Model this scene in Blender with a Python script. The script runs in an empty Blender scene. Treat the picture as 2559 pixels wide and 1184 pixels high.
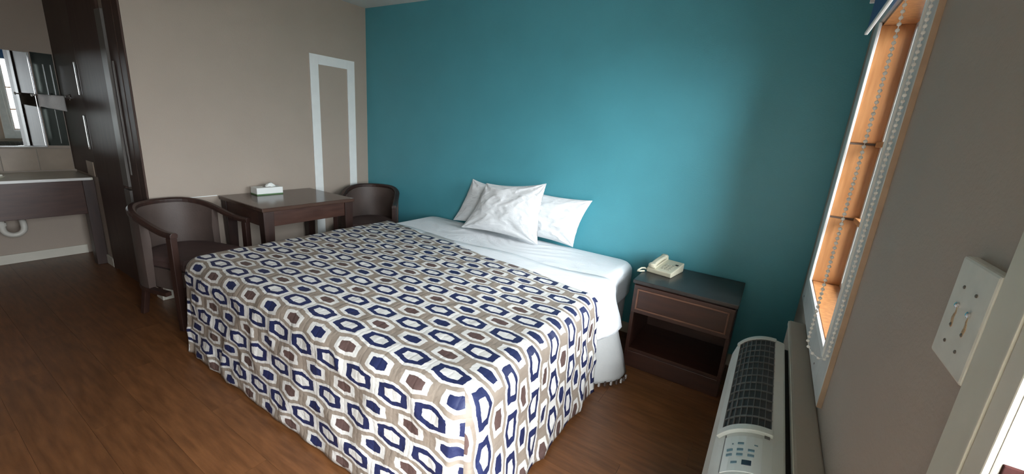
import bpy, bmesh, math, random
from mathutils import Vector, Matrix, noise
random.seed(7)
S = bpy.context.scene
COL = S.collection
R = math.radians

# ------------------------------------------------------------------ camera
# x runs along the teal wall, y towards the teal wall, z up; camera stands in the doorway at (0,0,1.5)
F_PX, YAW, PITCH, ROLL = 1030.15, R(31.752), R(14.824), R(4.2707)
fw = Vector((-math.sin(YAW) * math.cos(PITCH), math.cos(YAW) * math.cos(PITCH), -math.sin(PITCH)))
rt = Vector((math.cos(YAW), math.sin(YAW), 0)); up = rt.cross(fw)
r2 = rt * math.cos(ROLL) + up * math.sin(ROLL); u2 = -rt * math.sin(ROLL) + up * math.cos(ROLL)
cd = bpy.data.cameras.new('camera'); cam = bpy.data.objects.new('camera', cd); COL.objects.link(cam)
cam.matrix_world = Matrix(((r2.x, u2.x, -fw.x, 0), (r2.y, u2.y, -fw.y, 0), (r2.z, u2.z, -fw.z, 1.5), (0, 0, 0, 1)))
cd.sensor_fit = 'HORIZONTAL'; cd.sensor_width = 36; cd.lens = 36 * F_PX / 2559; cd.clip_start = .02
S.camera = cam

# ------------------------------------------------------------------ sky, portals, exposure
SKY = 20.0
w = bpy.data.worlds.new('overcast_sky'); S.world = w; w.use_nodes = True
bg = w.node_tree.nodes['Background']; bg.inputs[0].default_value = (.90, .955, 1.0, 1)
_n = w.node_tree.nodes.new; _tc = _n('ShaderNodeTexCoord'); _sx = _n('ShaderNodeSeparateXYZ'); _mr = _n('ShaderNodeMapRange')   # overcast: zenith three times the horizon
_mr.inputs['To Min'].default_value = SKY / 3; _mr.inputs['To Max'].default_value = SKY
w.node_tree.links.new(_tc.outputs['Generated'], _sx.inputs[0]); w.node_tree.links.new(_sx.outputs['Z'], _mr.inputs['Value']); w.node_tree.links.new(_mr.outputs[0], bg.inputs[1])
S.view_settings.view_transform = 'Standard'; S.view_settings.look = 'None'
S.view_settings.gamma = 1; S.view_settings.use_curve_mapping = False
S.view_settings.exposure = 1.45
cy = S.cycles
cy.use_denoising = True; cy.max_bounces = 10; cy.diffuse_bounces = 7; cy.glossy_bounces = 5
cy.transparent_max_bounces = 12; cy.caustics_reflective = False; cy.caustics_refractive = False
cy.sample_clamp_indirect = 8
W = .275; T = 3.05; LX = -3.84; AX = -5.6; PY = 1.1; H = 2.56; BY = -2.3     # wall planes
WY0, WY1, WZ0, WZ1 = 1.70, 2.68, .81, 2.09                                   # window opening
DY0, DY1, DZ1 = -.32, .62, 2.05                                              # door opening
def portal(y0, y1, z0, z1, x):
    l = bpy.data.lights.new('sky_portal', 'AREA'); l.shape = 'RECTANGLE'; l.size = z1 - z0; l.size_y = y1 - y0
    o = bpy.data.objects.new('sky_portal', l); COL.objects.link(o)
    o.location = (x, (y0 + y1) / 2, (z0 + z1) / 2); o.rotation_euler = (0, R(90), 0)
    l.cycles.is_portal = True
portal(WY0, WY1, WZ0, WZ1, W + .17); portal(DY0, DY1, 0, DZ1, W + .17)

# ------------------------------------------------------------------ materials
def mat(name, col, rough=.6, var=.0, vscale=6, bump=0., bscale=60, metal=0., spec=.5, stretch=None, coords='Object', rnd=0., col2=None):
    m = bpy.data.materials.new(name); m.use_nodes = True
    nt = m.node_tree; b = nt.nodes['Principled BSDF']; N = nt.nodes.new; L = nt.links.new
    b.inputs['Base Color'].default_value = (*col, 1); b.inputs['Roughness'].default_value = rough
    b.inputs['Metallic'].default_value = metal; b.inputs['Specular IOR Level'].default_value = spec
    if var or bump or col2:
        tc = N('ShaderNodeTexCoord'); mp = N('ShaderNodeMapping'); L(tc.outputs[coords], mp.inputs[0])
        if stretch: mp.inputs['Scale'].default_value = stretch
    if var or col2:
        nz = N('ShaderNodeTexNoise'); nz.inputs['Scale'].default_value = vscale; nz.inputs['Detail'].default_value = 6
        L(mp.outputs[0], nz.inputs['Vector'])
        cr = N('ShaderNodeValToRGB'); L(nz.outputs['Fac'], cr.inputs[0])
        c2 = col2 or tuple(min(1, c * (1 + var)) for c in col)
        c1 = col if col2 else tuple(c * (1 - var) for c in col)
        cr.color_ramp.elements[0].position = .3; cr.color_ramp.elements[1].position = .72
        cr.color_ramp.elements[0].color = (*c1, 1); cr.color_ramp.elements[1].color = (*c2, 1)
        out = cr.outputs[0]
        if rnd:
            oi = N('ShaderNodeObjectInfo'); hs = N('ShaderNodeHueSaturation'); mr = N('ShaderNodeMapRange')
            mr.inputs['To Min'].default_value = 1 - rnd; mr.inputs['To Max'].default_value = 1 + rnd
            L(oi.outputs['Random'], mr.inputs[0]); L(mr.outputs[0], hs.inputs['Value']); L(out, hs.inputs['Color']); out = hs.outputs[0]
            va = N('ShaderNodeVectorMath'); va.operation = 'ADD'
            sc_ = N('ShaderNodeVectorMath'); sc_.operation = 'SCALE'; sc_.inputs[0].default_value = (7, 3, 1)
            L(oi.outputs['Random'], sc_.inputs['Scale']); L(tc.outputs[coords], va.inputs[0]); L(sc_.outputs[0], va.inputs[1]); L(va.outputs[0], mp.inputs[0])
        L(out, b.inputs['Base Color'])
    if bump:
        n2 = N('ShaderNodeTexNoise'); n2.inputs['Scale'].default_value = bscale; n2.inputs['Detail'].default_value = 4
        L(mp.outputs[0], n2.inputs['Vector'])
        bp = N('ShaderNodeBump'); bp.inputs['Strength'].default_value = bump; bp.inputs['Distance'].default_value = .004
        L(n2.outputs['Fac'], bp.inputs['Height']); L(bp.outputs[0], b.inputs['Normal'])
    return m
M = {}
M['taupe'] = mat('taupe_wall_paint', (.37, .305, .25), .62, .03, 3, .25, 140)
M['teal'] = mat('teal_wall_paint', (.085, .34, .405), .42, .04, 3, .25, 120)
M['ceiling'] = mat('ceiling_paint', (.62, .62, .59), .85, .03, 4, .4, 90)
M['cream'] = mat('cream_trim_paint', (.60, .57, .49), .5, .05, 9)
M['white'] = mat('white_trim_paint', (.78, .79, .77), .42, .03, 12)
M['greywhite'] = mat('aged_white_casing', (.60, .60, .58), .5, .08, 14)
M['doorpaint'] = mat('off_white_door_frame_paint', (.56, .545, .46), .5, .06, 8)
M['plank'] = mat('laminate_plank', (.095, .036, .012), .36, 0, 5, .12, 40, stretch=(1.2, 9, 1), rnd=.10, col2=(.175, .070, .025))
M['subfloor'] = mat('dark_joint', (.035, .016, .008), .8)
M['brown'] = mat('dark_walnut_wood', (.020, .009, .007), .40, 0, 4, .1, 50, stretch=(8, 8, 1.2), col2=(.040, .018, .013))
M['brown_x'] = mat('dark_walnut_wood_crossgrain', (.040, .017, .012), .30, 0, 4, .1, 50, stretch=(8, 1.2, 8), col2=(.068, .031, .022))
M['tabletop'] = mat('dark_tabletop_lacquer', (.050, .026, .018), .16, 0, 4, 0, 50, stretch=(8, 1.2, 8), col2=(.075, .040, .028))
M['night'] = mat('mahogany_wood', (.024, .0085, .0055), .38, 0, 4, .1, 60, stretch=(1.2, 8, 8), col2=(.046, .0165, .0095))
M['mould'] = mat('worn_mahogany_edge', (.12, .052, .030), .45, .2, 20)
M['blacktop'] = mat('black_laminate', (.022, .020, .019), .34, .2, 20)
M['closet'] = mat('glossy_dark_brown_door', (.046, .024, .017), .55, 0, 3, 0, 50, stretch=(8, 8, 1), col2=(.070, .038, .027), spec=.25)
M['panel'] = mat('dark_brown_laminate', (.060, .036, .026), .5, .15, 5, spec=.25)
M['uphol'] = mat('taupe_brown_vinyl', (.072, .050, .042), .55, .1, 9, .2, 90)
M['seatfab'] = mat('dark_maroon_seat_fabric', (.060, .032, .028), .7, .15, 12, .4, 200)
M['sheet'] = mat('white_cotton_sheet', (.74, .76, .78), .8, .02, 5, .35, 26, coords='Generated')
M['pillow'] = mat('white_pillowcase_cotton', (.74, .755, .765), .8, .02, 6, .6, 11, coords='Generated')
M['blanket'] = mat('white_fleece_blanket', (.44, .445, .44), .9, .03, 8, .6, 90, coords='Generated')
M['boxspring'] = mat('grey_boxspring_cloth', (.34, .32, .31), .85, .1, 30)
M['acplastic'] = mat('aged_white_plastic', (.55, .57, .53), .42, .04, 10)
M['acdark'] = mat('dark_vent_interior', (.02, .02, .02), .7)
M['acgrey'] = mat('grey_grille_plastic', (.125, .12, .11), .5, .08, 30)
M['acpanel'] = mat('pale_control_film', (.60, .62, .59), .3)
M['keyblue'] = mat('blue_grey_print', (.12, .20, .24), .5)
M['navykey'] = mat('navy_button', (.012, .017, .035), .35)
M['black'] = mat('black_gap', (.008, .008, .008), .8)
M['phone'] = mat('beige_phone_plastic', (.52, .49, .37), .4, .05, 20)
M['phonekey'] = mat('grey_beige_key', (.40, .38, .30), .5)
M['tissue'] = mat('white_paper', (.82, .83, .80), .8)
M['green'] = mat('green_print', (.10, .20, .085), .6)
M['tile'] = mat('tan_ceramic_tile', (.30, .235, .175), .3, .12, 8, rnd=.06)
M['countertop'] = mat('cream_vanity_laminate', (.70, .68, .58), .3, .04, 12)
M['plate'] = mat('painted_over_plate', (.62, .615, .555), .45, .06, 30)
M['chrome'] = mat('chrome', (.75, .76, .77), .12, metal=1)
M['alum'] = mat('brushed_aluminium', (.13, .12, .11), .5, metal=.4)
M['mirror'] = mat('mirror_glass', (.86, .88, .88), .01, metal=1)
M['smoked'] = mat('smoked_mirror', (.05, .056, .05), .10, metal=1)
M['pvc'] = mat('white_pvc', (.62, .60, .54), .4)
M['towel'] = mat('white_terry', (.62, .61, .60), .95, .04, 20, .8, 200)
M['oak'] = mat('honey_stained_wood', (.42, .175, .062), .30, 0, 5, .08, 50, stretch=(9, 9, 1), col2=(.60, .29, .115))
M['bead'] = mat('pearl_plastic_bead', (.85, .83, .79), .25)
M['bluefab'] = mat('blue_shade_fabric', (.035, .11, .25), .8, .05, 50)
M['rust'] = mat('rust_stain', (.42, .30, .19), .9, .35, 220)
M['screw'] = mat('dull_screw', (.16, .14, .12), .5, metal=.7)
M['bronze'] = mat('red_brown_bronze', (.026, .009, .008), .85, .25, 60, spec=.05)
M['concrete'] = mat('pale_concrete', (.16, .16, .155), .9, .08, 2)
M['mortar'] = mat('mortar', (.35, .33, .30), .95)
for k_ in ('pillow', 'sheet'):
    for n_ in M[k_].node_tree.nodes:
        if n_.type == 'BUMP': n_.inputs['Distance'].default_value = .016
# glass: thin pane, no light-path tricks
m = bpy.data.materials.new('clear_window_glass'); m.use_nodes = True; nt = m.node_tree; nt.nodes.clear()
o_ = nt.nodes.new('ShaderNodeOutputMaterial'); mx = nt.nodes.new('ShaderNodeMixShader'); tr = nt.nodes.new('ShaderNodeBsdfTransparent')
gl = nt.nodes.new('ShaderNodeBsdfGlossy'); gl.inputs['Roughness'].default_value = .02; fr = nt.nodes.new('ShaderNodeFresnel'); fr.inputs[0].default_value = 1.45
nt.links.new(fr.outputs[0], mx.inputs[0]); nt.links.new(tr.outputs[0], mx.inputs[1]); nt.links.new(gl.outputs[0], mx.inputs[2]); nt.links.new(mx.outputs[0], o_.inputs[0])
M['glass'] = m

def hex_cloth():
    m = bpy.data.materials.new('hexagon_print_quilt'); m.use_nodes = True; nt = m.node_tree
    b = nt.nodes['Principled BSDF']; b.inputs['Roughness'].default_value = .55; b.inputs['Specular IOR Level'].default_value = .35
    N = nt.nodes.new; L = nt.links.new
    def mth(op, a, c=None, d=None):
        n = N('ShaderNodeMath'); n.operation = op
        for i, v in enumerate((a, c, d)):
            if v is None: continue
            if isinstance(v, (int, float)): n.inputs[i].default_value = v
            else: L(v, n.inputs[i])
        return n.outputs[0]
    def mixc(f, a, c):
        n = N('ShaderNodeMix'); n.data_type = 'RGBA'; L(f, n.inputs[0])
        for k, v in ((6, a), (7, c)):
            if isinstance(v, tuple): n.inputs[k].default_value = (*v, 1)
            else: L(v, n.inputs[k])
        return n.outputs[2]
    uv = N('ShaderNodeUVMap'); uv.uv_map = 'cloth'
    nz = N('ShaderNodeTexNoise'); nz.inputs['Scale'].default_value = 38; nz.inputs['Detail'].default_value = 1.5; L(uv.outputs[0], nz.inputs['Vector'])
    jit = N('ShaderNodeVectorMath'); jit.operation = 'MULTIPLY_ADD'; L(nz.outputs['Color'], jit.inputs[0]); jit.inputs[1].default_value = (.013, .010, 0)
    L(uv.outputs[0], jit.inputs[2])
    sp = N('ShaderNodeSeparateXYZ'); L(jit.outputs[0], sp.inputs[0]); u = sp.outputs[0]; v = sp.outputs[1]
    A, P, H2, K = .194, .0905, .0555, .211
    def metric(u, v):
        x = mth('ABSOLUTE', mth('WRAP', u, A / 2, -A / 2)); y = mth('ABSOLUTE', mth('WRAP', v, P, -P))
        return mth('MAXIMUM', mth('DIVIDE', x, A / 2), mth('DIVIDE', mth('MULTIPLY_ADD', x, K, y), H2))
    mr = metric(u, v); ms = metric(mth('ADD', u, A / 2), mth('ADD', v, P))
    isr = mth('LESS_THAN', mr, ms)
    WH, NV, BR, TA = (.60, .585, .555), (.014, .020, .070), (.095, .058, .052), (.25, .205, .165)
    ring = mth('MULTIPLY', mth('GREATER_THAN', mr, .44), mth('LESS_THAN', mr, .77))
    cring = mixc(ring, WH, NV)
    par = mth('LESS_THAN', mth('FLOORED_MODULO', mth('FLOOR', mth('DIVIDE', u, A)), 2), .5)
    csol = mixc(par, NV, BR)
    csol = mixc(mth('GREATER_THAN', ms, .42), csol, WH)
    csol = mixc(mth('GREATER_THAN', ms, .69), csol, TA)
    L(mixc(isr, csol, cring), b.inputs['Base Color'])
    # fine quilted puckers
    n2 = N('ShaderNodeTexNoise'); n2.inputs['Scale'].default_value = 22; n2.inputs['Detail'].default_value = 3; L(uv.outputs[0], n2.inputs['Vector'])
    st = mth('ABSOLUTE', mth('WRAP', sp.outputs[0], .0485, -.0485)); seam = mth('SMOOTH_MIN', mth('MULTIPLY', st, 40), .35, .2)
    bp = N('ShaderNodeBump'); bp.inputs['Strength'].default_value = .55; bp.inputs['Distance'].default_value = .012
    L(mth('MULTIPLY_ADD', seam, .35, n2.outputs['Fac']), bp.inputs['Height']); L(bp.outputs[0], b.inputs['Normal'])
    return m
M['hex'] = hex_cloth()

# ------------------------------------------------------------------ helpers
def tag(o, label=None, cat=None, group=None, kind=None):
    if label: o['label'] = label
    if cat: o['category'] = cat
    if group: o['group'] = group
    if kind: o['kind'] = kind
    return o
def thing(name, label, cat, loc=(0, 0, 0), rz=0, group=None):
    o = bpy.data.objects.new(name, None); COL.objects.link(o); o.empty_display_size = .05
    o.location = loc; o.rotation_euler = (0, 0, rz)
    return tag(o, label, cat, group)
class MB:
    def __init__(s): s.v = []; s.f = []; s.uv = None
    def box(s, a, b):
        x0, y0, z0 = a; x1, y1, z1 = b; n = len(s.v)
        s.v += [(x0, y0, z0), (x1, y0, z0), (x1, y1, z0), (x0, y1, z0), (x0, y0, z1), (x1, y0, z1), (x1, y1, z1), (x0, y1, z1)]
        s.f += [tuple(n + i for i in q) for q in ((0, 3, 2, 1), (4, 5, 6, 7), (0, 1, 5, 4), (1, 2, 6, 5), (2, 3, 7, 6), (3, 0, 4, 7))]
        return s
    def loft(s, rings, closed=True, caps=True):
        n0 = len(s.v); k = len(rings[0])
        for r in rings: s.v += [tuple(p) for p in r]
        for i in range(len(rings) - 1):
            for j in range(k if closed else k - 1):
                a = n0 + i * k + j; b = n0 + i * k + (j + 1) % k
                s.f.append((a, b, b + k, a + k))
        if caps and closed:
            s.f.append(tuple(n0 + j for j in reversed(range(k)))); s.f.append(tuple(n0 + (len(rings) - 1) * k + j for j in range(k)))
        return s
    def tube(s, path, r, n=10, caps=True, up=(0, 0, 1)):
        P = [Vector(p) for p in path]; rings = []
        for i, p in enumerate(P):
            t = (P[min(i + 1, len(P) - 1)] - P[max(i - 1, 0)]).normalized()
            a = t.cross(Vector(up));
            if a.length < 1e-3: a = t.cross(Vector((1, 0, 0)))
            a.normalize(); b = a.cross(t); rr = r[i] if isinstance(r, (list, tuple)) else r
            rings.append([p + (a * math.cos(q) + b * math.sin(q)) * rr for q in (2 * math.pi * k / n for k in range(n))])
        return s.loft(rings, True, caps)
    def sweep(s, path, prof, caps=True):          # prof: list of (side, up) offsets, path mostly horizontal
        P = [Vector(p) for p in path]; rings = []
        for i, p in enumerate(P):
            t = P[min(i + 1, len(P) - 1)] - P[max(i - 1, 0)]; t.z = 0; t.normalize(); a = Vector((t.y, -t.x, 0))
            rings.append([p + a * q[0] + Vector((0, 0, q[1])) for q in prof])
        return s.loft(rings, True, caps)
    def lathe(s, prof, c=(0, 0, 0), n=20, axis='z'):
        rings = []
        for r, h in prof:
            ring = []
            for k in range(n):
                q = 2 * math.pi * k / n; a, b = r * math.cos(q), r * math.sin(q)
                ring.append((c[0] + a, c[1] + b, c[2] + h) if axis == 'z' else ((c[0] + a, c[1] + h, c[2] - b) if axis == 'y' else (c[0] + h, c[1] + a, c[2] + b)))
            rings.append(ring)
        return s.loft(rings)
    def mesh(s, name, material=None, smooth=False):
        me = bpy.data.meshes.new(name); me.from_pydata(s.v, [], s.f); me.validate()
        bm = bmesh.new(); bm.from_mesh(me); bmesh.ops.recalc_face_normals(bm, faces=bm.faces); bm.to_mesh(me); bm.free()
        if material: me.materials.append(M[material])
        if smooth: me.polygons.foreach_set('use_smooth', [True] * len(me.polygons))
        return me
    def build(s, name, material, parent=None, bevel=0, smooth=False, seg=2):
        return link(name, s.mesh(name, material, smooth), parent, bevel, seg)
def link(name, me, parent=None, bevel=0, seg=2):
    o = bpy.data.objects.new(name, me); COL.objects.link(o)
    if parent: o.parent = parent
    if bevel:
        md = o.modifiers.new('bevel', 'BEVEL'); md.width = bevel; md.segments = seg; md.limit_method = 'ANGLE'; md.angle_limit = R(40)
        md.harden_normals = False
    return o
def bx(a, b): return MB().box(a, b)
def struct(name, mb, material, parent=None, bevel=0):
    o = mb.build(name, material, parent, bevel)
    if not parent: o['kind'] = 'structure'
    return o
def sm(a, b, x):
    t = max(0, min(1, (x - a) / (b - a))); return t * t * (3 - 2 * t)
def nz(x, y, z=0): return noise.noise(Vector((x, y, z)))

# ------------------------------------------------------------------ the room
floor = struct('floor', bx((AX, BY, -.06), (W + .15, T, -.0035)), 'subfloor')
tag(floor, 'brown wood laminate floor running through the room')
pw, pl = .19, 1.25
nrow = int(math.ceil((T - BY) / pw)); cache = {}
for i in range(nrow):
    y0 = BY + i * pw; y1 = min(T, y0 + pw); x = AX - (.0 + (i * .47) % 1.2)
    while x < W:
        a, b = max(AX, x), min(W + .0, x + pl)
        if b - a > .02:
            L_, D_ = round(b - a - .0008, 4), round(y1 - y0 - .0008, 4)
            if (L_, D_) not in cache:
                cache[(L_, D_)] = bx((0, 0, -.0035), (L_, D_, 0)).mesh('plank', 'plank')
            o = link('plank', cache[(L_, D_)], floor); o.location = (a + .0004, y0 + .0004, 0)
        x += pl
struct('ceiling', bx((AX, BY, H), (W + .15, T, H + .1)), 'ceiling')
struct('wall_teal', bx((LX - .1, T, -.06), (W + .15, T + .12, H + .1)), 'teal')
struct('wall_left', bx((LX - .1, PY + .1, -.06), (LX, T, H)), 'taupe')
struct('wall_partition', bx((AX, PY, -.06), (LX, PY + .1, H)), 'taupe')
struct('wall_alcove', bx((AX - .12, BY, -.06), (AX, T, H + .1)), 'taupe')
struct('wall_back', bx((AX - .12, BY - .12, -.06), (W + .15, BY, H + .1)), 'taupe')
wx0, wx1 = W, W + .15
mb = MB()
mb.box((wx0, BY, -.06), (wx1, DY0 - .02, H)); mb.box((wx0, DY0 - .02, DZ1 + .02), (wx1, DY1 + .02, H)); mb.box((wx0, DY1 + .02, -.06), (wx1, WY0, H))
mb.box((wx0, WY0, -.06), (wx1, WY1, WZ0)); mb.box((wx0, WY0, WZ1), (wx1, WY1, H)); mb.box((wx0, WY1, -.06), (wx1, T, H))
struct('wall_window', mb, 'taupe')
# baseboards
bh, bt = .085, .014
struct('baseboard_alcove', bx((AX, BY, 0), (AX + bt, PY - .03, bh)), 'cream', bevel=.003)
struct('baseboard_partition', bx((-5.10, PY - bt, 0), (-4.93, PY, bh)), 'cream', bevel=.003)
struct('baseboard_corner', bx((-3.945, PY - bt, 0), (LX + bt, PY, bh)), 'cream', bevel=.003)
struct('baseboard_left', bx((LX, PY, 0), (LX + bt, T, bh)), 'cream', bevel=.003)
struct('baseboard_teal', bx((LX + bt, T - bt, 0), (W, T, bh)), 'cream', bevel=.003)
# boxed-out ledge of the wall behind the air conditioner
lg = struct('trim_1', bx((.203, .95, .10), (W, 2.46, .642)), 'taupe', bevel=.006)
tag(lg, 'taupe boxed-out wall ledge behind the air conditioner')
bx((.2000, .95, .618), (.2032, 2.458, .636)).build('caulk_line', 'cream', lg)

# ---- window: casing, wood-lined reveal, sash, panes
win = struct('window_1', MB().box((wx0 - .0, WY0, WZ0 + .001), (wx1 - .01, WY1, WZ0 + .012)), 'oak')
M['tan'] = mat('bare_tan_wood_edge', (.46, .32, .22), .6, .1, 20)
tag(win, 'white-cased window with honey wood reveal in the taupe wall')
CF = .26; cw = .13
for z0, z1 in ((WZ0 + .012, 1.170), (1.180, 1.541), (1.551, WZ1 - .012)):  # jamb split here so the gaps' shade draws dark bands across the reveal
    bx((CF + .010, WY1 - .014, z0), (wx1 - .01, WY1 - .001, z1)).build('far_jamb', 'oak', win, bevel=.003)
bx((wx0, WY0 + .001, WZ0), (wx1 - .01, WY0 + .012, WZ1)).build('near_jamb', 'oak', win)
bx((wx0, WY0, WZ1 - .012), (wx1 - .01, WY1, WZ1 - .001)).build('head_jamb', 'oak', win)
for nm, a, b in (('casing', (CF, WY1, WZ0 - cw), (W, WY1 + cw, WZ1 + cw)), ('casing', (CF, WY0 - cw, WZ0 - cw), (W, WY0, WZ1 + cw)),
                 ('casing', (CF, WY0, WZ0 - cw), (W, WY1, WZ0)), ('casing', (CF, WY0, WZ1), (W, WY1, WZ1 + cw))):
    bx(a, b).build(nm, 'greywhite', win, bevel=.003)
bx((CF + .001, WY0 - cw - .002, WZ0 - cw), (W, WY0 - cw, WZ1 + cw)).build('casing_edge', 'tan', win)
for a, b in (((CF - .002, WY1 - .022, WZ0), (CF + .010, WY1 + .010, WZ1)), ((CF - .006, WY0 - .012, WZ0), (W, WY0 + .003, WZ1)),
             ((CF - .002, WY0, WZ0 - .010), (CF + .010, WY1, WZ0 + .016))):
    bx(a, b).build('casing_bead', 'white', win, bevel=.002)
for y, z in ((2.70, .715), (2.15, .735), (1.82, .72)):
    MB().lathe([(.004, 0), (.004, -.0015), (0.0005, -.002)], (CF, y, z), 10, 'x').build('nail_head', 'screw', win)
gx = W + .115
fr_ = MB(); s_ = .035
fr_.box((gx, WY0, WZ0), (gx + .03, WY0 + s_, WZ1)); fr_.box((gx, WY1 - s_, WZ0), (gx + .03, WY1, WZ1))
fr_.box((gx, WY0 + s_, WZ0), (gx + .03, WY1 - s_, WZ0 + s_)); fr_.box((gx, WY0 + s_, WZ1 - s_), (gx + .03, WY1 - s_, WZ1))
sash = fr_.build('sash', 'greywhite', win, bevel=.003)
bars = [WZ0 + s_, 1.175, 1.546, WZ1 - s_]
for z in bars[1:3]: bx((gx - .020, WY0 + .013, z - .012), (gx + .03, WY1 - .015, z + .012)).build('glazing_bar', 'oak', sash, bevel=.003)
for z0, z1 in zip(bars[:-1], bars[1:]):
    bx((gx + .012, WY0 + s_, z0), (gx + .016, WY1 - s_, z1)).build('pane', 'glass', sash)

# ---- entrance door frame
door = struct('door_1', bx((wx0, DY0 - .03, -.012), (wx1 + .02, DY1 + .03, .012)), 'alum')
tag(door, 'off-white painted entrance door frame beside the switch plate')
bx((CF, DY1 + .045, 0), (W, .74, DZ1 + .12)).build('casing', 'doorpaint', door, bevel=.004)
bx((CF, DY0 - .12, 0), (W, DY0 - .045, DZ1 + .12)).build('casing', 'doorpaint', door, bevel=.004)
bx((CF, DY0 - .045, DZ1 + .045), (W, DY1 + .045, DZ1 + .12)).build('casing', 'doorpaint', door, bevel=.004)
bx((CF - .003, DY1 + .040, 0), (W, DY1 + .045, DZ1)).build('stop_bead', 'cream', door, bevel=.001)
jm = bx((CF - .001, DY1, 0), (wx1 + .004, DY1 + .039, DZ1)).build('jamb', 'cream', door, bevel=.002)
bx((CF + .0045, DY1 - .0012, .0), (CF + .0062, DY1 + .001, DZ1)).build('weather_strip', 'screw', jm)
bx((.271, DY1 - .004, 1.075), (.305, DY1 + .001, 1.183)).build('strike_plate', 'bronze', jm, bevel=.001)
bx((CF - .001, DY0 - .039, 0), (wx1 + .004, DY0, DZ1)).build('jamb', 'cream', door, bevel=.002)
bx((CF - .001, DY0, DZ1), (wx1 + .004, DY1, DZ1 + .039)).build('head', 'cream', door, bevel=.002)
leaf = bx((-.04, 0, .012), (0, .925, DZ1 - .004)).build('door_leaf', 'doorpaint', door, bevel=.004); leaf.location = (W - .012, DY0 + .002, 0); leaf.rotation_euler = (0, 0, R(100))
MB().lathe([(.001, 0), (.026, 0), (.026, -.006), (.010, -.010), (.010, -.03), (.026, -.04), (.026, -.06), (.001, -.066)], (-.04, .865, .96), 16, 'x').build('knob', 'alum', leaf, smooth=False)

# ---- closet doors set in the partition
d2 = struct('door_2', bx((-4.93, PY - .012, 0), (-4.86, PY, 2.30)), 'closet', bevel=.003)
tag(d2, 'dark brown closet doors beside the vanity')
bx((-3.945, PY - .012, bh), (LX, PY, H)).build('side_casing', 'closet', d2, bevel=.003)
bx((-4.93, PY - .012, 2.30), (-3.945, PY, H)).build('head_panel', 'closet', d2)
lf = bx((-4.86, PY - .018, .02), (-4.24, PY, 2.30)).build('door_leaf', 'closet', d2, bevel=.003)
bx((-4.24, PY - .030, .85), (-4.12, PY - .002, 2.09)).build('edge_or_glint_strip', 'alum', lf, bevel=.004)
bx((-4.24, PY - .030, .10), (-4.12, PY - .002, .825)).build('edge_or_glint_strip', 'alum', lf, bevel=.004)
lf2 = bx((-4.12, PY - .014, .02), (-3.945, PY, 2.30)).build('door_leaf', 'closet', d2, bevel=.003)
bx((-4.075, PY - .022, .95), (-4.055, PY - .012, 1.75)).build('finger_pull', 'alum', lf2, bevel=.003)
# brown laminate lining of the vanity nook
nook = struct('trim_2', bx((AX, PY - .012, .825), (-4.93, PY, H)), 'panel')
tag(nook, 'dark brown laminate lining beside the vanity mirror')
for z0, z1 in ((1.50, 1.76), (1.06, 1.34)):
    bx((-4.995, PY - .022, z0), (-4.965, PY - .012, z1)).build('edge_or_glint_strip', 'chrome', nook, bevel=.004)  # chrome strips added in place of window reflections on the brown lining
bx((-5.16, PY - .02, .825), (-4.98, PY - .012, .95)).build('splash_tile', 'tile', nook, bevel=.002)
t3 = struct('trim_3', bx((LX, PY + .16, .783), (LX + .008, 1.54, .789)), 'white', bevel=.001)
tag(t3, 'thin white trim strip on the taupe wall between armchair and table')

# ---- tall white frame fixed on the left wall
mf = thing('mirror_frame', 'tall narrow white rectangular frame on the taupe wall behind the table', 'frame', (LX, 2.41, .22))
fw_, fh_, fs = .485, 1.81, .086
for a, b in (((0, 0, 0), (.012, fs, fh_)), ((0, fw_ - fs, 0), (.012, fw_, fh_))): bx(a, b).build('stile', 'white', mf, bevel=.002)
for z in (0, fh_ - fs): bx((0, fs, z), (.012, fw_ - fs, z + fs)).build('rail', 'white', mf, bevel=.002)

# ------------------------------------------------------------------ bed
bed = thing('bed', 'king size bed with white sheeted mattress against the teal wall', 'bed', (-1.79, 1.99, 0))
BX0, BX1, BY0, BY1, BZ = -2.83, -.755, 1.0, 3.035, .60
def rrect(x0, x1, y0, y1, r, z, n=7):
    pts = []
    for cx, cy_, a0 in ((x1 - r, y1 - r, 0), (x0 + r, y1 - r, 90), (x0 + r, y0 + r, 180), (x1 - r, y0 + r, 270)):
        for k in range(n + 1):
            q = R(a0 + 90 * k / n); pts.append((cx + r * math.cos(q), cy_ + r * math.sin(q), z))
    return pts
def slab(x0, x1, y0, y1, z0, z1, rp, re, name, material, parent, off, smooth=True):
    mb = MB(); rings = []
    steps = [(0, -1)] + [(-1 + math.sin(R(a)), -math.cos(R(a))) for a in (0, 30, 60, 90)]
    for a in (0, 30, 60, 90): rings.append((re * (1 - math.sin(R(a))), z0 + re * (1 - math.cos(R(a)))))
    for a in (90, 60, 30, 0): rings.append((re * (1 - math.sin(R(a))), z1 - re * (1 - math.cos(R(a)))))
    L_ = []
    for ins, z in rings: L_.append([(p[0] - off[0], p[1] - off[1], p[2] - off[2]) for p in rrect(x0 + ins, x1 - ins, y0 + ins, y1 - ins, max(rp - ins, .01), z)])
    mb.loft(L_)
    return mb.build(name, material, parent, smooth=smooth)
bo = (-1.79, 1.99, 0)
slab(BX0 + .03, BX1 - .03, BY0 + .02, BY1 - .01, .10, .335, .06, .015, 'box_spring', 'boxspring', bed, bo)
for x in (BX0 + .15, BX1 - .15):
    for y in (BY0 + .15, BY1 - .12): bx((x - .03 - bo[0], y - .03 - bo[1], 0), (x + .03 - bo[0], y + .03 - bo[1], .10)).build('leg', 'brown', bed, bevel=.003)
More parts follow.
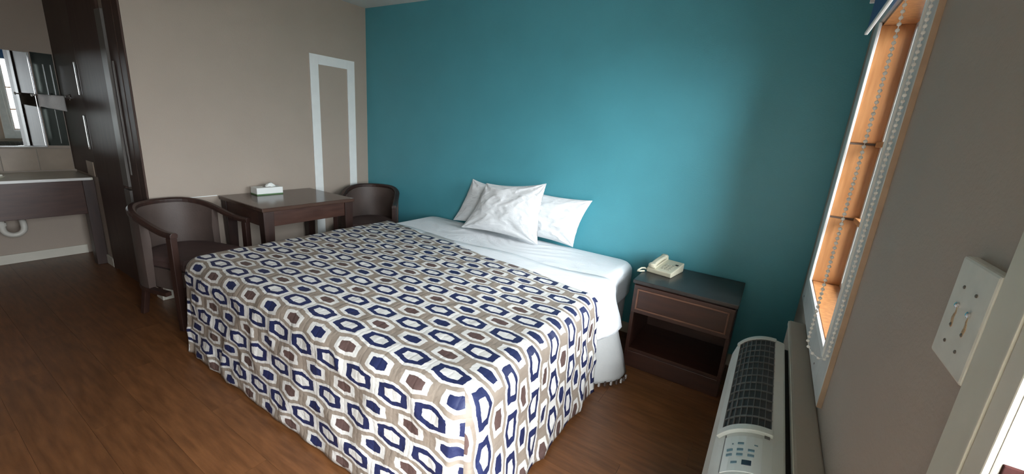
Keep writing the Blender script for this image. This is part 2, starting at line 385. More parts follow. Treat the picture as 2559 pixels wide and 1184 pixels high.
# mattress with fitted sheet: dense top so the sheet creases show
mb = MB(); nx_, ny_ = 150, 90; xs = [BX0 + (BX1 - BX0) * i / nx_ for i in range(nx_ + 1)]
def mat_pt(u, v, z):
    return (u - bo[0], v - bo[1], z)
rings = []
for a in (0, 45, 90): rings.append((.04 * (1 - math.sin(R(a))), .335 + .04 * (1 - math.cos(R(a)))))
for a in (90, 70, 50, 30, 12, 0): rings.append((.065 * (1 - math.sin(R(a))), BZ - .065 * (1 - math.cos(R(a)))))
mb.loft([[(p[0] - bo[0], p[1] - bo[1], p[2]) for p in rrect(BX0 + i, BX1 - i, BY0 + i, BY1 - i, .11 - i * .8, z, 10)] for i, z in rings])
mb.build('mattress', 'sheet', bed, smooth=True)
# creased fitted sheet over the head end
mb = MB(); nx_, ny_ = 140, 60; g = []
for j in range(ny_ + 1):
    for i in range(nx_ + 1):
        u, v = i / nx_, j / ny_
        x = BX0 + .075 + (BX1 - BX0 - .15) * u; y = 2.02 + (BY1 - .09 - 2.02) * v
        e = min(u, 1 - u, 1 - v) * 8; e = min(1, e)
        k = .5 + .5 * math.sin(38 * (y * .9 + .25 * x + .35 * nz(x * 2.2, y * 2.2)))
        h = .006 * e * k ** 3 * (.4 + sm(-.1, .4, nz(x * 1.7, y * 3, 3))) + .004 * e * nz(x * 5, y * 9)
        g.append((x - bo[0], y - bo[1], BZ + .0015 + h))
mb.v = g; mb.f = [(j * (nx_ + 1) + i, j * (nx_ + 1) + i + 1, (j + 1) * (nx_ + 1) + i + 1, (j + 1) * (nx_ + 1) + i) for j in range(ny_) for i in range(nx_)]
mb.build('fitted_sheet', 'sheet', bed, smooth=True)

def drape(name, material, x0, x1, y0, yend, ztop, r, drop, flare, ripple, foot=True, uvm=True, crown=.0, seed=0, thick=.008, step=.022, wr=.004, pk=0):
    """cloth over the bed: flat top plus skirts left, right (and foot); u/v are distances along the cloth"""
    V = []; UV = []; Fc = []; FUV = []
    arc = r * math.pi / 2
    def prof(d):                                   # distance past the edge line -> (outward, down)
        if d <= 0: return d, 0.
        if d < arc: q = d / r; return r * math.sin(q), r * (1 - math.cos(q))
        return r, r + d - arc
    def wrinkle(u, v): return wr * (nz(u * 7 + seed, v * 7) + .6 * nz(u * 17, v * 17 + seed)) + .010 * nz(u * 1.6 + seed, v * 1.6)
    xi0, xi1, yi0 = x0 + r, x1 - r, y0 + r         # the inner edge lines where the roll-over starts
    D = arc + drop - r
    nd = max(6, int(D / step)); ds = [D * k / nd for k in range(1, nd + 1)]
    def patch(fn, us, vs):
        n0 = len(V); k = len(vs)
        for u in us:
            for v in vs:
                p, t = fn(u, v); V.append(p); UV.append(t)
        for i in range(len(us) - 1):
            for j in range(k - 1):
                Fc.append((n0 + i * k + j, n0 + (i + 1) * k + j, n0 + (i + 1) * k + j + 1, n0 + i * k + j + 1))
    def rip(s, d):
        t = max(0, (d - arc) / max(D - arc, .01))
        return ripple * t * (.6 * math.sin(s * 21 + 2.4 * nz(s * 3, seed)) + .8 * nz(s * 6, d * 2, seed)) + (.006 * nz(s * 11, d * 9, seed + 4) + pk * max(0, 1 - 2.2 * abs(nz(s * 4.5 + d * 3.5, d * 2.6 - s * 2, seed + 6))) ** 2.5) * min(1, d / arc)
    nx = int((xi1 - xi0) / step); us = [xi0 + (xi1 - xi0) * i / nx for i in range(nx + 1)]
    ny = int((2.2 - yi0) / step); vs = [j / ny for j in range(ny + 1)]
    ys = lambda x, t: yi0 + (yend(x) - yi0) * t
    def top(x, t):
        y = ys(x, t); e = min(1, 12 * min(x - xi0 + .03, xi1 - x + .03))
        return (x, y, ztop + wrinkle(x, y) * .7 + crown * sm(0, .4, min(x - xi0, xi1 - x)) ), (x, y)
    patch(top, us, vs)
    for sgn, xe in ((1, xi1), (-1, xi0)):
        def side(t, d, sgn=sgn, xe=xe):
            y = ys(xe, t); o, z = prof(d); fl = flare(y) if callable(flare) else flare
            o2 = o + fl * max(0, (d - arc) / (D - arc)) ** 1.2 + rip(y, d)
            zz = max(ztop - z + wrinkle(xe, y) * .7 * max(0, 1 - d / arc), .012)
            return (xe + sgn * o2, y, zz), (xe + sgn * d, y)
        patch(side, vs, [0] + ds)
    if foot:
        def fside(x, d):
            o, z = prof(d); o2 = o + flare0 * max(0, (d - arc) / (D - arc)) ** 1.2 + rip(x, d)
            return (x, yi0 - o2, max(ztop - z + wrinkle(x, yi0) * .7 * max(0, 1 - d / arc), .012)), (x, yi0 - d)
        flare0 = flare(y0) if callable(flare) else flare
        patch(fside, us, [0] + ds)
        for sgn, xe in ((1, xi1), (-1, xi0)):
            for half in (0, 1):
                def cor(q, d, sgn=sgn, xe=xe, half=half):
                    o, z = prof(d); t = max(0, (d - arc) / (D - arc))
                    oo = o + flare0 * t ** 1.2
                    oo += (rip(xe, d) * (1 - q) + rip(yi0, d) * q)
                    oo += .035 * t * math.sin(q * math.pi * 4) * math.sin(q * math.pi)      # gathered corner folds
                    a = q * math.pi / 2
                    p = (xe + sgn * oo * math.sin(a), yi0 - oo * math.cos(a), max(ztop - z + wrinkle(xe, yi0) * .7 * max(0, 1 - d / arc), .012))
                    if half == 0: t_ = (xe + sgn * oo * a * .9, yi0 - d)
                    else: t_ = (xe + sgn * d, yi0 - oo * (math.pi / 2 - a) * .9)
                    return p, t_
                patch(cor, [half * .5 + .5 * k / 8 for k in range(9)], [0] + ds)
    me = bpy.data.meshes.new(name); me.from_pydata(V, [], Fc); me.materials.append(M[material])
    uvl = me.uv_layers.new(name='cloth')
    for lp in me.loops: uvl.data[lp.index].uv = UV[lp.vertex_index]
    bm = bmesh.new(); bm.from_mesh(me); bmesh.ops.remove_doubles(bm, verts=bm.verts, dist=.0004)
    bmesh.ops.recalc_face_normals(bm, faces=bm.faces)
    if sum(f.normal.z * f.calc_area() for f in bm.faces) < 0: bmesh.ops.reverse_faces(bm, faces=bm.faces)
    bm.to_mesh(me); bm.free()
    me.polygons.foreach_set('use_smooth', [True] * len(me.polygons))
    o = bpy.data.objects.new(name, me); COL.objects.link(o)
    md = o.modifiers.new('thickness', 'SOLIDIFY'); md.thickness = thick; md.offset = -1
    return o
cov_end = lambda x: 2.115 + .155 * max(0, -.72 - x) + .012 * math.sin(9 * x)
cov = drape('bedspread', 'hex', -2.885, -.695, .925, cov_end, .624, .085, .602, .03, .007, foot=True, seed=3, thick=.007, wr=.006, pk=.012, step=.018)
tag(cov, 'taupe and white bedspread printed with navy hexagons draped over the bed', 'bedspread')
# shift of the print so that ring rows fall where the photograph has them
for d_ in cov.data.uv_layers['cloth'].data: d_.uv = (d_.uv[0] + 1.042 - .0065, d_.uv[1] - 1.022 - .005)
bl_end = lambda x: 2.42 + .02 * math.sin(7 * x) + .03 * nz(x * 2, 5)
bl = drape('blanket', 'blanket', -2.868, -.718, 1.93, bl_end, .6115, .078, .585, lambda y: .0 + .15 * sm(2.10, 2.36, y), .004, foot=False, seed=9, thick=.005, wr=.005)
tag(bl, 'plain white blanket folded out from under the bedspread', 'blanket')
fs_end = lambda x: 2.43 + .02 * math.sin(7 * x) + .03 * nz(x * 2, 5)
fl_ = drape('flat_sheet', 'sheet', -2.874, -.712, 1.95, fs_end, .6165, .081, .30, lambda y: .07 * sm(2.10, 2.36, y), .003, foot=False, seed=5, thick=.003, wr=.005)
tag(fl_, 'white flat sheet turned over the blanket at the pillow end', 'sheet')
# coarse stitched fringe along the blanket's visible hem
for k in range(9):
    y = 2.13 + k * .032; x = -.705 + .15 * sm(2.10, 2.36, y)
    bx((x - .004, y, .010), (x + .006, y + .016, .034)).build('hem_tuft', 'uphol' if k % 2 else 'boxspring', bl)

def pillow(label, BL, BR, TL, TR, th, seed):
    n = 64; mb = MB(); BL, BR, TL, TR = map(Vector, (BL, BR, TL, TR)); cen = (BL + BR + TL + TR) / 4
    nrm = ((BR - BL) + (TR - TL)).cross((TL - BL) + (TR - BR)).normalized()          # towards the room
    if nrm.y > 0: nrm = -nrm
    def pt(u, v, s):
        a, b = abs(u), abs(v)
        t = max(0, (1 - a ** 2.4)) ** .6 * max(0, (1 - b ** 2.4)) ** .6
        uu = u * (1 - .09 * (1 - v * v)); vv = v * (1 - .11 * (1 - u * u)) + .025 * nz(u * 2 + seed, v * 2 + 7) * (1 - b)
        p = (BL * (1 - uu) * (1 - vv) + BR * (1 + uu) * (1 - vv) + TL * (1 - uu) * (1 + vv) + TR * (1 + uu) * (1 + vv)) / 4 - cen
        cr = 0                                                    # creases fanning out of the corners
        for cu, cv in ((1, 1), (-1, 1), (1, -1), (-1, -1)):
            du, dv = cu - u, cv - v; rr = math.hypot(du, dv) + .05; an = math.atan2(dv * cv, du * cu)
            k = math.sin(an * 9 + seed + cu * 2 + 2.5 * nz(u * 1.2 + cu, v * 1.2 + seed))
            cr += (abs(k) ** .6 * (1 if k > 0 else -1)) * math.exp(-rr * 1.15)
        w1 = 1 - abs(nz(u * 1.6 + .8 * v + seed, v * 3.0 - u, s)) * 2; w1 = max(0, w1) ** 4
        h = th * t * (1 + .18 * nz(u * 1.5 + seed, v * 1.5, s)) + .014 * t ** .4 * cr + .017 * t ** .5 * w1
        return tuple(p + nrm * s * max(h, .002) / 2)
    for s in (1, -1):
        n0 = len(mb.v)
        for i in range(n + 1):
            for j in range(n + 1):
                mb.v.append(pt(math.sin(math.pi / 2 * (2 * i / n - 1)), math.sin(math.pi / 2 * (2 * j / n - 1)), s))
        mb.f += [(n0 + i * (n + 1) + j, n0 + (i + 1) * (n + 1) + j, n0 + (i + 1) * (n + 1) + j + 1, n0 + i * (n + 1) + j + 1) for i in range(n) for j in range(n)]
    me = mb.mesh('pillow', 'pillow', True)
    bm = bmesh.new(); bm.from_mesh(me); bmesh.ops.remove_doubles(bm, verts=bm.verts, dist=.0021); bmesh.ops.recalc_face_normals(bm, faces=bm.faces); bm.to_mesh(me); bm.free()
    me.polygons.foreach_set('use_smooth', [True] * len(me.polygons))
    o = bpy.data.objects.new('pillow', me); COL.objects.link(o); o.location = cen
    return tag(o, label, 'pillow', 'bed pillows')
pillow('white pillow half hidden at the left, leaning on the teal wall', (-2.48, 2.93, .618), (-1.86, 2.93, .618), (-2.31, 2.985, 1.025), (-1.84, 2.985, 1.0), .11, 1.3)
pillow('white pillow in front with raised pointed corner, overlapping the other two', (-2.25, 2.77, .618), (-1.475, 2.78, .618), (-2.055, 2.845, 1.03), (-1.49, 2.86, 1.10), .14, 5.1)
pillow('white pillow at the right, nearest the telephone', (-1.83, 2.94, .618), (-1.245, 2.94, .618), (-1.79, 2.985, 1.01), (-1.145, 2.985, 1.005), .12, 8.7)

# ------------------------------------------------------------------ nightstand and telephone
NX0, NX1, NY0, NY1, NH = -.63, -.04, 2.555, 3.03, .62
ns = thing('nightstand', 'dark mahogany nightstand with one drawer and open shelf beside the bed', 'nightstand', ((NX0 + NX1) / 2, (NY0 + NY1) / 2, 0))
nw, nd_ = (NX1 - NX0) / 2, (NY1 - NY0) / 2
bx((-nw - .008, -nd_ - .012, NH - .024), (nw + .008, nd_, NH)).build('top', 'blacktop', ns, bevel=.004)
bx((-nw, -nd_ + .01, .06), (-nw + .022, nd_, NH - .024)).build('side_panel', 'night', ns, bevel=.002)
bx((nw - .022, -nd_ + .01, .06), (nw, nd_, NH - .024)).build('side_panel', 'night', ns, bevel=.002)
bx((-nw + .022, nd_ - .012, .06), (nw - .022, nd_, NH - .024)).build('back_panel', 'night', ns)
bx((-nw + .022, -nd_ + .02, .115), (nw - .022, nd_ - .012, .135)).build('shelf', 'night', ns)
bx((-nw + .022, -nd_ + .02, .395), (nw - .022, nd_ - .012, .412)).build('divider', 'night', ns)
bx((-nw, -nd_ + .012, 0), (nw, -nd_ + .034, .115)).build('plinth', 'night', ns, bevel=.003)
bx((-nw + .01, -nd_ + .034, 0), (nw - .01, nd_, .06)).build('base', 'night', ns)
bx((-nw + .022, -nd_ + .006, NH - .045), (nw - .022, -nd_ + .02, NH - .024)).build('top_rail', 'night', ns)
dr = bx((-nw + .004, -nd_ - .010, .40), (nw - .004, -nd_ + .012, NH - .032)).build('drawer', 'night', ns, bevel=.003)
for a, b in (((-nw + .028, -nd_ - .016, .425), (-nw + .038, -nd_ - .010, .565)), ((nw - .038, -nd_ - .016, .425), (nw - .028, -nd_ - .010, .565)),
             ((-nw + .038, -nd_ - .016, .425), (nw - .038, -nd_ - .010, .435)), ((-nw + .038, -nd_ - .016, .555), (nw - .038, -nd_ - .010, .565))):
    bx(a, b).build('moulding', 'mould', dr, bevel=.002)
ph = thing('telephone', 'beige corded desk telephone on the nightstand', 'telephone', (-.515, 2.86, NH), R(-10))
mb = MB()
mb.loft([[(-.085, -.11, z0), (.085, -.11, z0), (.085, .11, z1), (-.085, .11, z1)] for z0, z1 in ((0, 0), (.032, .062))])
mb.build('base', 'phone', ph, bevel=.006)
sl = math.atan2(.030, .22)
def slope(y): return .032 + (y + .11) * .030 / .22
mb = MB(); mb.loft([[(x, y, slope(y) + h) for x, y in ((-.08, -.108), (-.028, -.108), (-.028, .108), (-.08, .108))] for h in (.0, .010)]); mb.build('cradle', 'phone', ph, bevel=.004)
pth = [(-.054, -.112 + .224 * k / 12, slope(-.112 + .224 * k / 12) + .016 + .008 * math.sin(math.pi * k / 12)) for k in range(13)]
mb = MB(); mb.sweep(pth, [(-.019, -.008), (.019, -.008), (.021, .004), (.012, .012), (-.012, .012), (-.021, .004)]); hs = mb.build('handset', 'phone', ph, bevel=.003, smooth=False)
for k in (0, 1):
    yy = (-.095, .095)[k]; MB().lathe([(.022, 0), (.026, .008), (.026, .02), (.018, .028)], (-.054, yy, slope(yy) + .004), 16).build('handset_end', 'phone', hs, smooth=False)
key = bx((-.006, -.006, 0), (.006, .006, .004)).mesh('key', 'phonekey')
for i in range(3):
    for j in range(4):
        o = link('key', key, ph); y = -.065 + j * .026; o.location = (.004 + i * .022, y, slope(y)); o.rotation_euler = (sl, 0, 0)
bx((.052, .030, slope(.04) - .004), (.070, .046, slope(.04) + .004)).build('message_lamp', 'black', ph)
mb = MB(); pts = [(-.085, -.095, .012), (-.10, -.11, .022), (-.115, -.125, .020), (-.125, -.15, .008), (-.12, -.17, .007), (-.105, -.155, .007), (-.09, -.13, .007)]
mb.tube(pts, .006, 8); mb.build('cord', 'phone', ph, smooth=True)

# ------------------------------------------------------------------ table, armchairs, tissue box
TX0, TX1, TY0, TY1, TZ = LX + .012, -3.145, 1.545, 2.345, .785
tb = thing('table', 'square dark walnut table against the taupe wall between two armchairs', 'table', ((TX0 + TX1) / 2, (TY0 + TY1) / 2, 0))
tw, td = (TX1 - TX0) / 2, (TY1 - TY0) / 2
bx((-tw, -td, TZ - .03), (tw, td, TZ)).build('tabletop', 'tabletop', tb, bevel=.005)
for a, b in (((-tw + .09, -td + .02, TZ - .15), (tw - .09, -td + .04, TZ - .03)), ((-tw + .09, td - .04, TZ - .15), (tw - .09, td - .02, TZ - .03)),
             ((-tw + .02, -td + .09, TZ - .15), (-tw + .04, td - .09, TZ - .03)), ((tw - .04, -td + .09, TZ - .15), (tw - .02, td - .09, TZ - .03))):
    bx(a, b).build('apron', 'brown_x', tb, bevel=.002)
for sx in (-1, 1):
    for sy in (-1, 1):
        cx, cy_ = sx * (tw - .05), sy * (td - .05)
        MB().loft([[(cx + q * a, cy_ + e * a, z) for q, e in ((-1, -1), (1, -1), (1, 1), (-1, 1))] for a, z in ((.028, 0), (.040, TZ - .03))]).build('leg', 'brown', tb, bevel=.003)
tis = thing('tissue_box', 'white tissue box with green base band on the table', 'tissue box', (-3.725, 1.885, TZ), R(-3))
bx((-.058, -.108, .0), (.058, .108, .009)).build('band', 'green', tis, bevel=.001)
bxs = bx((-.058, -.108, .009), (.058, .108, .062)).build('box', 'tissue', tis, bevel=.002)
MB().lathe([(.0, .0), (.034, .0), (.034, .0008), (.0, .0008)], (0, 0, .0621), 18).build('opening', 'boxspring', bxs)
mb = MB(); rgs = []
for k, (rr, z) in enumerate(((.036, .062), (.030, .070), (.026, .080), (.017, .088), (.004, .094))):
    rgs.append([(.0 + rr * .6 * math.cos(q) * (1 + .4 * math.sin(5 * q + k)), .03 + rr * 1.1 * math.sin(q) * (1 + .3 * math.sin(4 * q + 2 * k)), z + .004 * math.sin(3 * q + k)) for q in (2 * math.pi * j / 18 for j in range(18))])
mb.loft(rgs).build('tissue', 'tissue', tis, smooth=True)

def armchair(label, loc, rz):
    """barrel armchair, local +x is the direction it faces"""
    c = thing('armchair', label, 'chair', loc, rz, 'barrel armchairs at the table')
    hw, dep = .26, .54; xf = .27
    U = []                                         # rail line from the right arm end round the back to the left arm end
    n = 40
    for k in range(n + 1):
        t = -1 + 2 * k / n; s = abs(t)
        a = math.pi / 2 * (1 + 0) ; 
        if s > .55: x = xf - (1 - s) / .45 * .30; y = hw * (1 if t > 0 else -1) * (1 + .06 * (s - .55) / .45)
        else:
            q = t / .55 * math.pi / 2; x = (xf - .30) - .27 * math.cos(q) ; y = hw * math.sin(q)
        z = .66 + .13 * sm(1.0, .25, s) if False else .675 + .118 * (1 - sm(.2, .95, s))
        U.append((x, y, z))
    MB().sweep(U, [(-.022, -.018), (.022, -.018), (.024, .004), (.012, .016), (-.012, .016), (-.024, .004)]).build('top_rail', 'brown', c, bevel=.002)
    # curved upholstered back, inside of the rail, open below the arm fronts
    mb = MB(); rg = []
    for k in range(9, n - 8):
        x, y, z = U[k]; d = Vector((x - .0, y, 0)); d = Vector((x - (xf - .30), y, 0)) if x < xf - .3 else Vector((0, y, 0)); d.normalize()
        o_, i_ = Vector((x, y, 0)) + d * .014, Vector((x, y, 0)) - d * .030
        m_ = Vector((x, y, 0)) - d * .042
        zb = .255
        rg.append([(o_.x, o_.y, zb), (o_.x, o_.y, z - .016), (i_.x, i_.y, z - .016), (m_.x, m_.y, (z + .45) / 2), (i_.x, i_.y, zb)])
    mb.loft(rg).build('backrest', 'uphol', c, smooth=True).data.set_sharp_from_angle(angle=R(50))
    # seat and its base
    def dsh(ins, z):
        pts = [(xf - .02 - ins, -hw + .03 + ins, z), (xf - .02 - ins, hw - .03 - ins, z)]
        for k in range(13):
            q = math.pi / 2 - math.pi * k / 12; pts.append((xf - .30 - (.235 - ins) * math.cos(q), (hw - .035 - ins) * math.sin(q), z))
        return pts
    MB().loft([dsh(0, .255), dsh(0, .40)]).build('seat_base', 'uphol', c, bevel=.004)
    MB().loft([dsh(.012, .40), dsh(0, .415), dsh(0, .455), dsh(.02, .475), dsh(.07, .482)]).build('seat', 'seatfab', c, smooth=False, bevel=.004)
    MB().sweep([(x * 1.0, y * 1.0, .245) for x, y, z in U[4:n - 3]], [(-.018, -.014), (.018, -.014), (.018, .014), (-.018, .014)]).build('bottom_rail', 'brown', c)
    bx((xf - .05, -hw + .01, .235), (xf - .02, hw - .01, .30)).build('front_rail', 'brown', c, bevel=.003)
    for s in (-1, 1):
        y = s * hw * 1.05
        MB().loft([[(xf - .03 + q * a, y + e * a, z) for q, e in ((-1, -1), (1, -1), (1, 1), (-1, 1))] for a, z in ((.017, 0), (.021, .30), (.021, .655))]).build('leg', 'brown', c, bevel=.003)
        MB().loft([[(xf - .45 - dx + q * .018, s * .19 + e * .018, z) for q, e in ((-1, -1), (1, -1), (1, 1), (-1, 1))] for dx, z in ((.07, 0), (.0, .26))]).build('leg', 'brown', c, bevel=.003)
    return c
armchair('dark barrel armchair at the left of the table, near the vanity', (-3.50, 1.185, 0), R(17))
armchair('dark barrel armchair in the corner by the teal wall', (-3.43, 2.745, 0), R(-50))

# ------------------------------------------------------------------ air conditioner below the window
AY0, AY1 = 1.10, 2.17
ac = thing('air_conditioner', 'aged white wall air conditioner with grey louvre grille under the window', 'air conditioner', (.10, (AY0 + AY1) / 2, .10))
ao = Vector(ac.location)
def acp(x, y, z): return (x - ao.x, y - ao.y, z - ao.z)
prof = [(.186, .10), (.186, .622), (.150, .632)]
top_curve = [(.150, .632), (.115, .632), (.080, .622), (.048, .604), (.022, .578), (.002, .545)]
for _ in range(2):
    c_ = [top_curve[0]]
    for a_, b_ in zip(top_curve[:-1], top_curve[1:]): c_ += [(a_[0] * .75 + b_[0] * .25, a_[1] * .75 + b_[1] * .25), (a_[0] * .25 + b_[0] * .75, a_[1] * .25 + b_[1] * .75)]
    top_curve = c_ + [top_curve[-1]]
prof = [(.186, .10), (.186, .626)] + top_curve + [(-.010, .50), (-.013, .44), (-.013, .14), (.0, .10)]
def acbody(y0, y1): return MB().loft([[acp(x, y, z) for x, z in prof] for y in (y0, y1)])
body = acbody(AY0, AY1).build('body', 'acplastic', ac, bevel=.007)
GY0, GY1 = 1.40, 2.125
def arcp(t, lift):                                  # point on the curved top, t 0 (wall side) .. 1 (front)
    pts = top_curve; L_ = [0]
    for a, b in zip(pts[:-1], pts[1:]): L_.append(L_[-1] + math.hypot(b[0] - a[0], b[1] - a[1]))
    d = t * L_[-1]
    for i in range(len(pts) - 1):
        if d <= L_[i + 1] + 1e-9:
            k = (d - L_[i]) / (L_[i + 1] - L_[i]); a, b = pts[i], pts[i + 1]; tx, tz = b[0] - a[0], b[1] - a[1]; q = math.hypot(tx, tz)
            return a[0] + tx * k + -tz / q * lift * -1 * -1 if False else a[0] + tx * k + (tz / q) * lift * 1.0, a[1] + tz * k + (-tx / q) * lift
# recess panel, louvre bars and cross bars
grl = MB(); rg = []
for k in range(13):
    x, z = arcp(.02 + .80 * k / 12, .0015); x2, z2 = arcp(.02 + .80 * k / 12, -.004)
    rg.append([acp(x, GY0, z), acp(x, GY1, z), acp(x2, GY1, z2), acp(x2, GY0, z2)])
grille = grl.loft(rg).build('grille', 'acdark', ac)
NB = 9
for k in range(NB):
    t = .03 + .78 * k / (NB - 1); a = arcp(t - .006, .0015); b = arcp(t + .006, .0015); a2 = arcp(t - .004, .007); b2 = arcp(t + .004, .007)
    MB().loft([[acp(a[0], y, a[1]), acp(b[0], y, b[1]), acp(b2[0], y, b2[1]), acp(a2[0], y, a2[1])] for y in (GY0, GY1)]).build('louvre', 'acgrey', grille)
for j in range(13):
    y = GY0 + (GY1 - GY0) * j / 12; rg = []
    for k in range(13):
        t = .02 + .80 * k / 12; a = arcp(t, .0015); b = arcp(t, .006)
        rg.append([acp(a[0], y - .0024, a[1]), acp(a[0], y + .0024, a[1]), acp(b[0], y + .0024, b[1]), acp(b[0], y - .0024, b[1])])
    MB().loft(rg).build('cross_bar', 'acgrey', grille)
for y0, y1 in ((GY0 - .032, GY0), (GY1, GY1 + .03)):
    rg = []
    for k in range(15):
        t = -.0 + .9 * k / 14; a = arcp(t, -.002); b = arcp(t, .012)
        rg.append([acp(a[0], y0, a[1]), acp(a[0], y1, a[1]), acp(b[0], y1, b[1]), acp(b[0], y0, b[1])])
    MB().loft(rg).build('grille_end', 'acplastic', ac, bevel=.003)
# control panel with buttons
def acpatch(t0, t1, y0, y1, l0, l1, n=5):
    rg = []
    for k in range(n + 1):
        t = t0 + (t1 - t0) * k / n; a = arcp(t, l0); b = arcp(t, l1)
        rg.append([acp(a[0], y0, a[1]), acp(a[0], y1, a[1]), acp(b[0], y1, b[1]), acp(b[0], y0, b[1])])
    return MB().loft(rg)
pan = acpatch(.14, .72, 1.175, 1.345, -.002, .002).build('control_panel', 'acpanel', ac)
acpatch(.72, .735, 1.175, 1.360, -.002, .0026, 1).build('panel_edge', 'acgrey', pan)
for i, t in enumerate((.24, .40, .56)):
    for y in (1.268, 1.244): acpatch(t, t + .09, y, y + .010, .0015, .004, 2).build('button', 'keyblue', pan)
acpatch(.27, .40, 1.204, 1.224, .0015, .004, 2).build('power_button', 'navykey', pan)
acpatch(.47, .56, 1.208, 1.218, .0015, .003, 2).build('button', 'keyblue', pan)
acpatch(.40, .49, 1.300, 1.308, .0015, .004, 2).build('indicator', 'keyblue', pan)
acpatch(.20, .25, 1.300, 1.305, .0015, .003, 2).build('indicator', 'keyblue', pan)
acpatch(.56, .58, 1.301, 1.306, .0015, .003, 1).build('indicator', 'keyblue', pan)
acpatch(.04, .12, 1.356, 1.372, -.001, .003, 2).build('latch', 'acgrey', ac)
bx(acp(.186, AY0 + .01, .12), acp(.2025, AY1 - .01, .60)).build('gap_shade_fill', 'black', ac)  # black filler paints the shade of the open gap behind the unit

# ------------------------------------------------------------------ roller shade with bead chain
rs = thing('roller_shade', 'mostly rolled-up blue roller shade with white bead chain on the window', 'roller shade', (.222, 2.08, 2.16))
ro = Vector(rs.location)
def rp(x, y, z): return (x - ro.x, y - ro.y, z - ro.z)
MB().lathe([(.002, -.46), (.030, -.46), (.030, .38), (.002, .38)], (0, 0, 0), 24, 'y').build('roll', 'bluefab', rs, smooth=False)
bx(rp(.2035, 1.62, 2.010), rp(.2055, 2.46, 2.165)).build('shade_cloth', 'bluefab', rs)
bx(rp(.198, 1.62, 2.000), rp(.211, 2.47, 2.013)).build('hem_bar', 'white', rs, bevel=.003)
for y in (1.590, 2.462): bx(rp(.188, y, 2.125), rp(CF, y + .012, 2.195)).build('bracket', 'white', rs, bevel=.003)
MB().lathe([(.002, 0), (.026, 0), (.026, .016), (.002, .016)], rp(.226, 1.602, 2.16), 20, 'y').build('chain_wheel', 'white', rs)
pts = []; zb = .862; xa, xb, ya, yb = .203, .2525, 1.655, 1.585; stp = .0160
z = 2.16
path = []
k = 0
while z > zb:
    path.append((xa, 1.632 + .028 * (2.085 - z) / 1.2, z)); z -= stp
a_end = path[-1]; cxm, cym = (xa + xb) / 2, (a_end[1] + 1.565) / 2
nl = 5
for k in range(1, nl):
    q = math.pi * k / nl; path.append((cxm - (xb - xa) / 2 * math.cos(q), a_end[1] + (1.575 - a_end[1]) * (1 - math.cos(q)) / 2, a_end[2] - .030 * math.sin(q)))
z = a_end[2]
while z < 2.16:
    path.append((xb, 1.575 + .03 * (z - zb) / 1.2, z)); z += stp
chain = MB().tube([rp(*p) for p in path], .0011, 6).build('bead_chain', 'bead', rs)
bm = bmesh.new(); bmesh.ops.create_icosphere(bm, subdivisions=2, radius=.0055); bme = bpy.data.meshes.new('bead'); bm.to_mesh(bme); bm.free(); bme.materials.append(M['bead'])
bme.polygons.foreach_set('use_smooth', [True] * len(bme.polygons))
for p in path:
    o = link('bead', bme, chain); o.location = rp(*p)

# ------------------------------------------------------------------ switch plate by the door
sp_ = thing('switch_plate', 'rust-stained white double plate with broken switches beside the door frame', 'switch plate', (CF, .803, 1.288))
bx((-.002, -.065, -.078), (.015, .0625, .078)).build('plate', 'plate', sp_, bevel=.004)
for y in (.022, -.022):
    rg = [[(xx, y + (.0035 + .0022 * math.sin(3 * q + y * 90)) * math.cos(q), -.010 + (.014 + .003 * math.sin(5 * q)) * math.sin(q)) for q in (2 * math.pi * k / 16 for k in range(16))] for xx in (-.0015, -.0026)]
    MB().loft(rg).build('rust_patch', 'rust', sp_)
    MB().lathe([(.0045, 0), (.0045, -.0025), (.002, -.004), (.0004, -.004)], (-.002, y, .010), 12, 'x').build('toggle_stub', 'chrome', sp_)
    for z in (.038, -.046, -.020): MB().lathe([(.0026, 0), (.0026, -.0012), (.001, -.002)], (-.002, y, z), 10, 'x').build('screw', 'screw', sp_)
# ------------------------------------------------------------------ vanity nook
vc = thing('vanity_cabinet', 'dark brown wall-hung vanity apron with end post under the counter', 'vanity', (-5.3, .2, 0))
vo = Vector(vc.location)
def vp(x, y, z): return (x - vo.x, y - vo.y, z - vo.z)
bx(vp(-5.125, -1.0, .485), vp(-5.10, 1.02, .785)).build('apron', 'brown_x', vc, bevel=.003)
bx(vp(-5.20, 1.02, .0), vp(-5.10, PY - .002, .785)).build('post', 'brown', vc, bevel=.003)
bx(vp(AX + .004, -1.02, .485), vp(-5.10, -1.0, .785)).build('end_panel', 'brown', vc)
ct = bx((AX, -1.02, .785), (-5.075, PY - .014, .808)).build('vanity_counter', 'countertop', None, bevel=.004)
bx((-5.0745, -1.02, .786), (-5.0695, PY - .03, .807)).build('edge_band', 'white', ct)
tag(ct, 'cream vanity counter with thin pale front edge under the mirror', 'counter')
bs = thing('backsplash', 'row of tan wall tiles between counter and mirror', 'backsplash', (AX, 0, .815))
tl = bx((.0, 0, 0), (.009, .214, .196)).mesh('tile', 'tile')
for i in range(9):
    o = link('tile', tl, bs, .002); o.location = (0, .76 - .217 * i + .1085, .003)
bx((0, -.98, 0), (.004, 1.082, .202)).build('grout', 'mortar', bs)
vm = thing('vanity_mirror', 'large wall mirror over the vanity reflecting the bright window', 'mirror', (AX + .013, 0, 1.04), .0111)
bx((.0, -.75, .0), (.006, .93, .78)).build('mirror_glass', 'mirror', vm)
bx((.0, .93, .0), (.012, .942, .785)).build('edge_or_glint_strip', 'chrome', vm, bevel=.002)
bx((.0, -.75, -.014), (.012, .942, .0)).build('edge_or_glint_strip', 'chrome', vm, bevel=.002)
sm_ = thing('side_mirror', 'narrow smoked mirror strip between vanity mirror and brown lining', 'mirror', (AX, 1.01, 1.04))
bx((.0, -.06, .0), (.006, .072, .79)).build('mirror_glass', 'smoked', sm_)
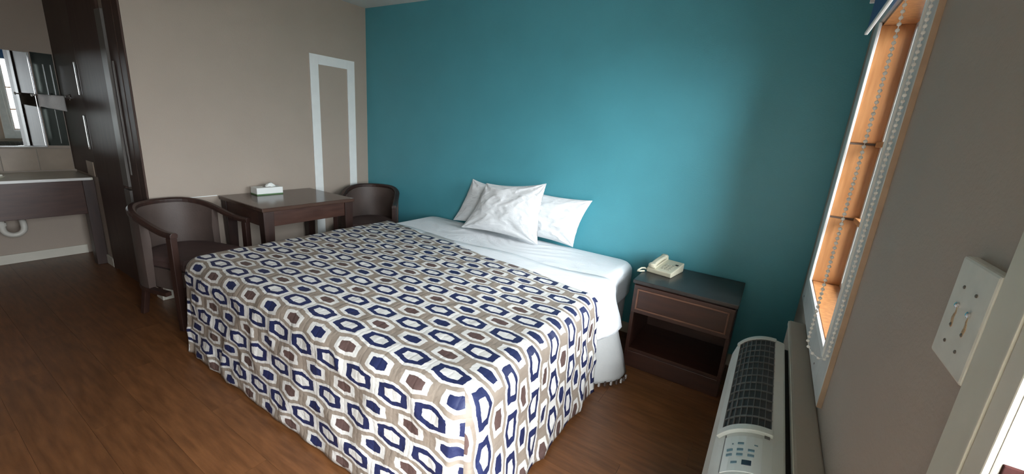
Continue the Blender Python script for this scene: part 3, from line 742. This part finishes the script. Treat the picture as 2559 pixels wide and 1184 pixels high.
for y in (.0, .045): bx((.006, y, .38), (.011, y + .008, .70)).build('edge_or_glint_strip', 'chrome', sm_, bevel=.002)  # this and the next row: chrome strips standing in for bright reflection streaks
for y in (.02,): bx((.006, y, .02), (.011, y + .006, .32)).build('edge_or_glint_strip', 'chrome', sm_, bevel=.002)
tr_ = thing('towel_bar', 'short chrome towel arm on the brown lining beside the mirror', 'towel bar', (-5.30, PY - .012, 1.475))
MB().lathe([(.001, 0), (.024, 0), (.024, -.006), (.012, -.012), (.012, -.03), (.001, -.03)], (0, 0, 0), 16, 'y').build('flange', 'chrome', tr_, smooth=False)
MB().tube([(0, -.02, 0), (0, -.22, 0)], .006, 10).build('arm', 'chrome', tr_, smooth=True)
MB().lathe([(.001, 0), (.012, .003), (.012, .012), (.001, .016)], (0, -.232, 0), 12, 'y').build('knob', 'chrome', tr_, smooth=True)
# hand towel folded over the arm
mb = MB(); rg = []
for j in range(17):
    y = PY - .05 - .155 * j / 16; rr = []
    for k in range(21):
        t = -1 + 2 * k / 20; s = abs(t); ln = (.13 if t > 0 else .10) * (1 - .25 * (j / 16 if t > 0 else 0))
        x = -5.30 + (.010 + .012 * s + .006 * math.sin(y * 70)) * (1 if t > 0 else -1) * min(1, s * 6); zz = 1.475 + .010 * (1 - s * s * 4 if s < .5 else 0) - ln * max(0, s - .08)
        rr.append((x, y, zz))
    rg.append(rr)
mb.loft(rg, closed=False, caps=False); tw_ = mb.build('hand_towel', 'towel', None, smooth=True); md = tw_.modifiers.new('thickness', 'SOLIDIFY'); md.thickness = .005
tag(tw_, 'small white hand towel hanging over the chrome arm', 'towel')
mb = MB(); c0 = Vector((-5.33, .60, .385))
pp = [(-5.33, .54, .785), (-5.33, .54, .42), (-5.33, .54, .385)] + [(-5.33, .60 - .06 * math.cos(math.pi * k / 10), .375 - .06 * math.sin(math.pi * k / 10)) for k in range(11)] + [(-5.33, .66, .39), (-5.34, .66, .415), (-5.37, .66, .43), (AX, .66, .43)]
mb.tube(pp, .021, 12, up=(1, 0, 0)); pt_ = mb.build('drain_pipe', 'pvc', None, smooth=True); tag(pt_, 'white plastic drain trap under the vanity counter', 'drain pipe')
MB().lathe([(.001, 0), (.028, 0), (.028, .03), (.001, .03)], (-5.33, .54, .40), 14).build('nut', 'pvc', pt_)
soap = thing('soap_dish', 'small cream soap bar on a dish on the vanity counter', 'soap dish', (-5.30, .56, .808))
MB().lathe([(.001, 0), (.045, 0), (.062, .012), (.058, .014), (.04, .005), (.001, .005)], (0, 0, 0), 20).build('dish', 'countertop', soap, smooth=False)
bx((-.03, -.045, .006), (.03, .045, .028)).build('soap_bar', 'countertop', soap, bevel=.008, seg=3)

# ------------------------------------------------------------------ outside the door
gr = struct('ground', bx((wx1, -14, -.20), (24, 16, -.05)), 'concrete')
tag(gr, 'pale concrete ground outside the door')
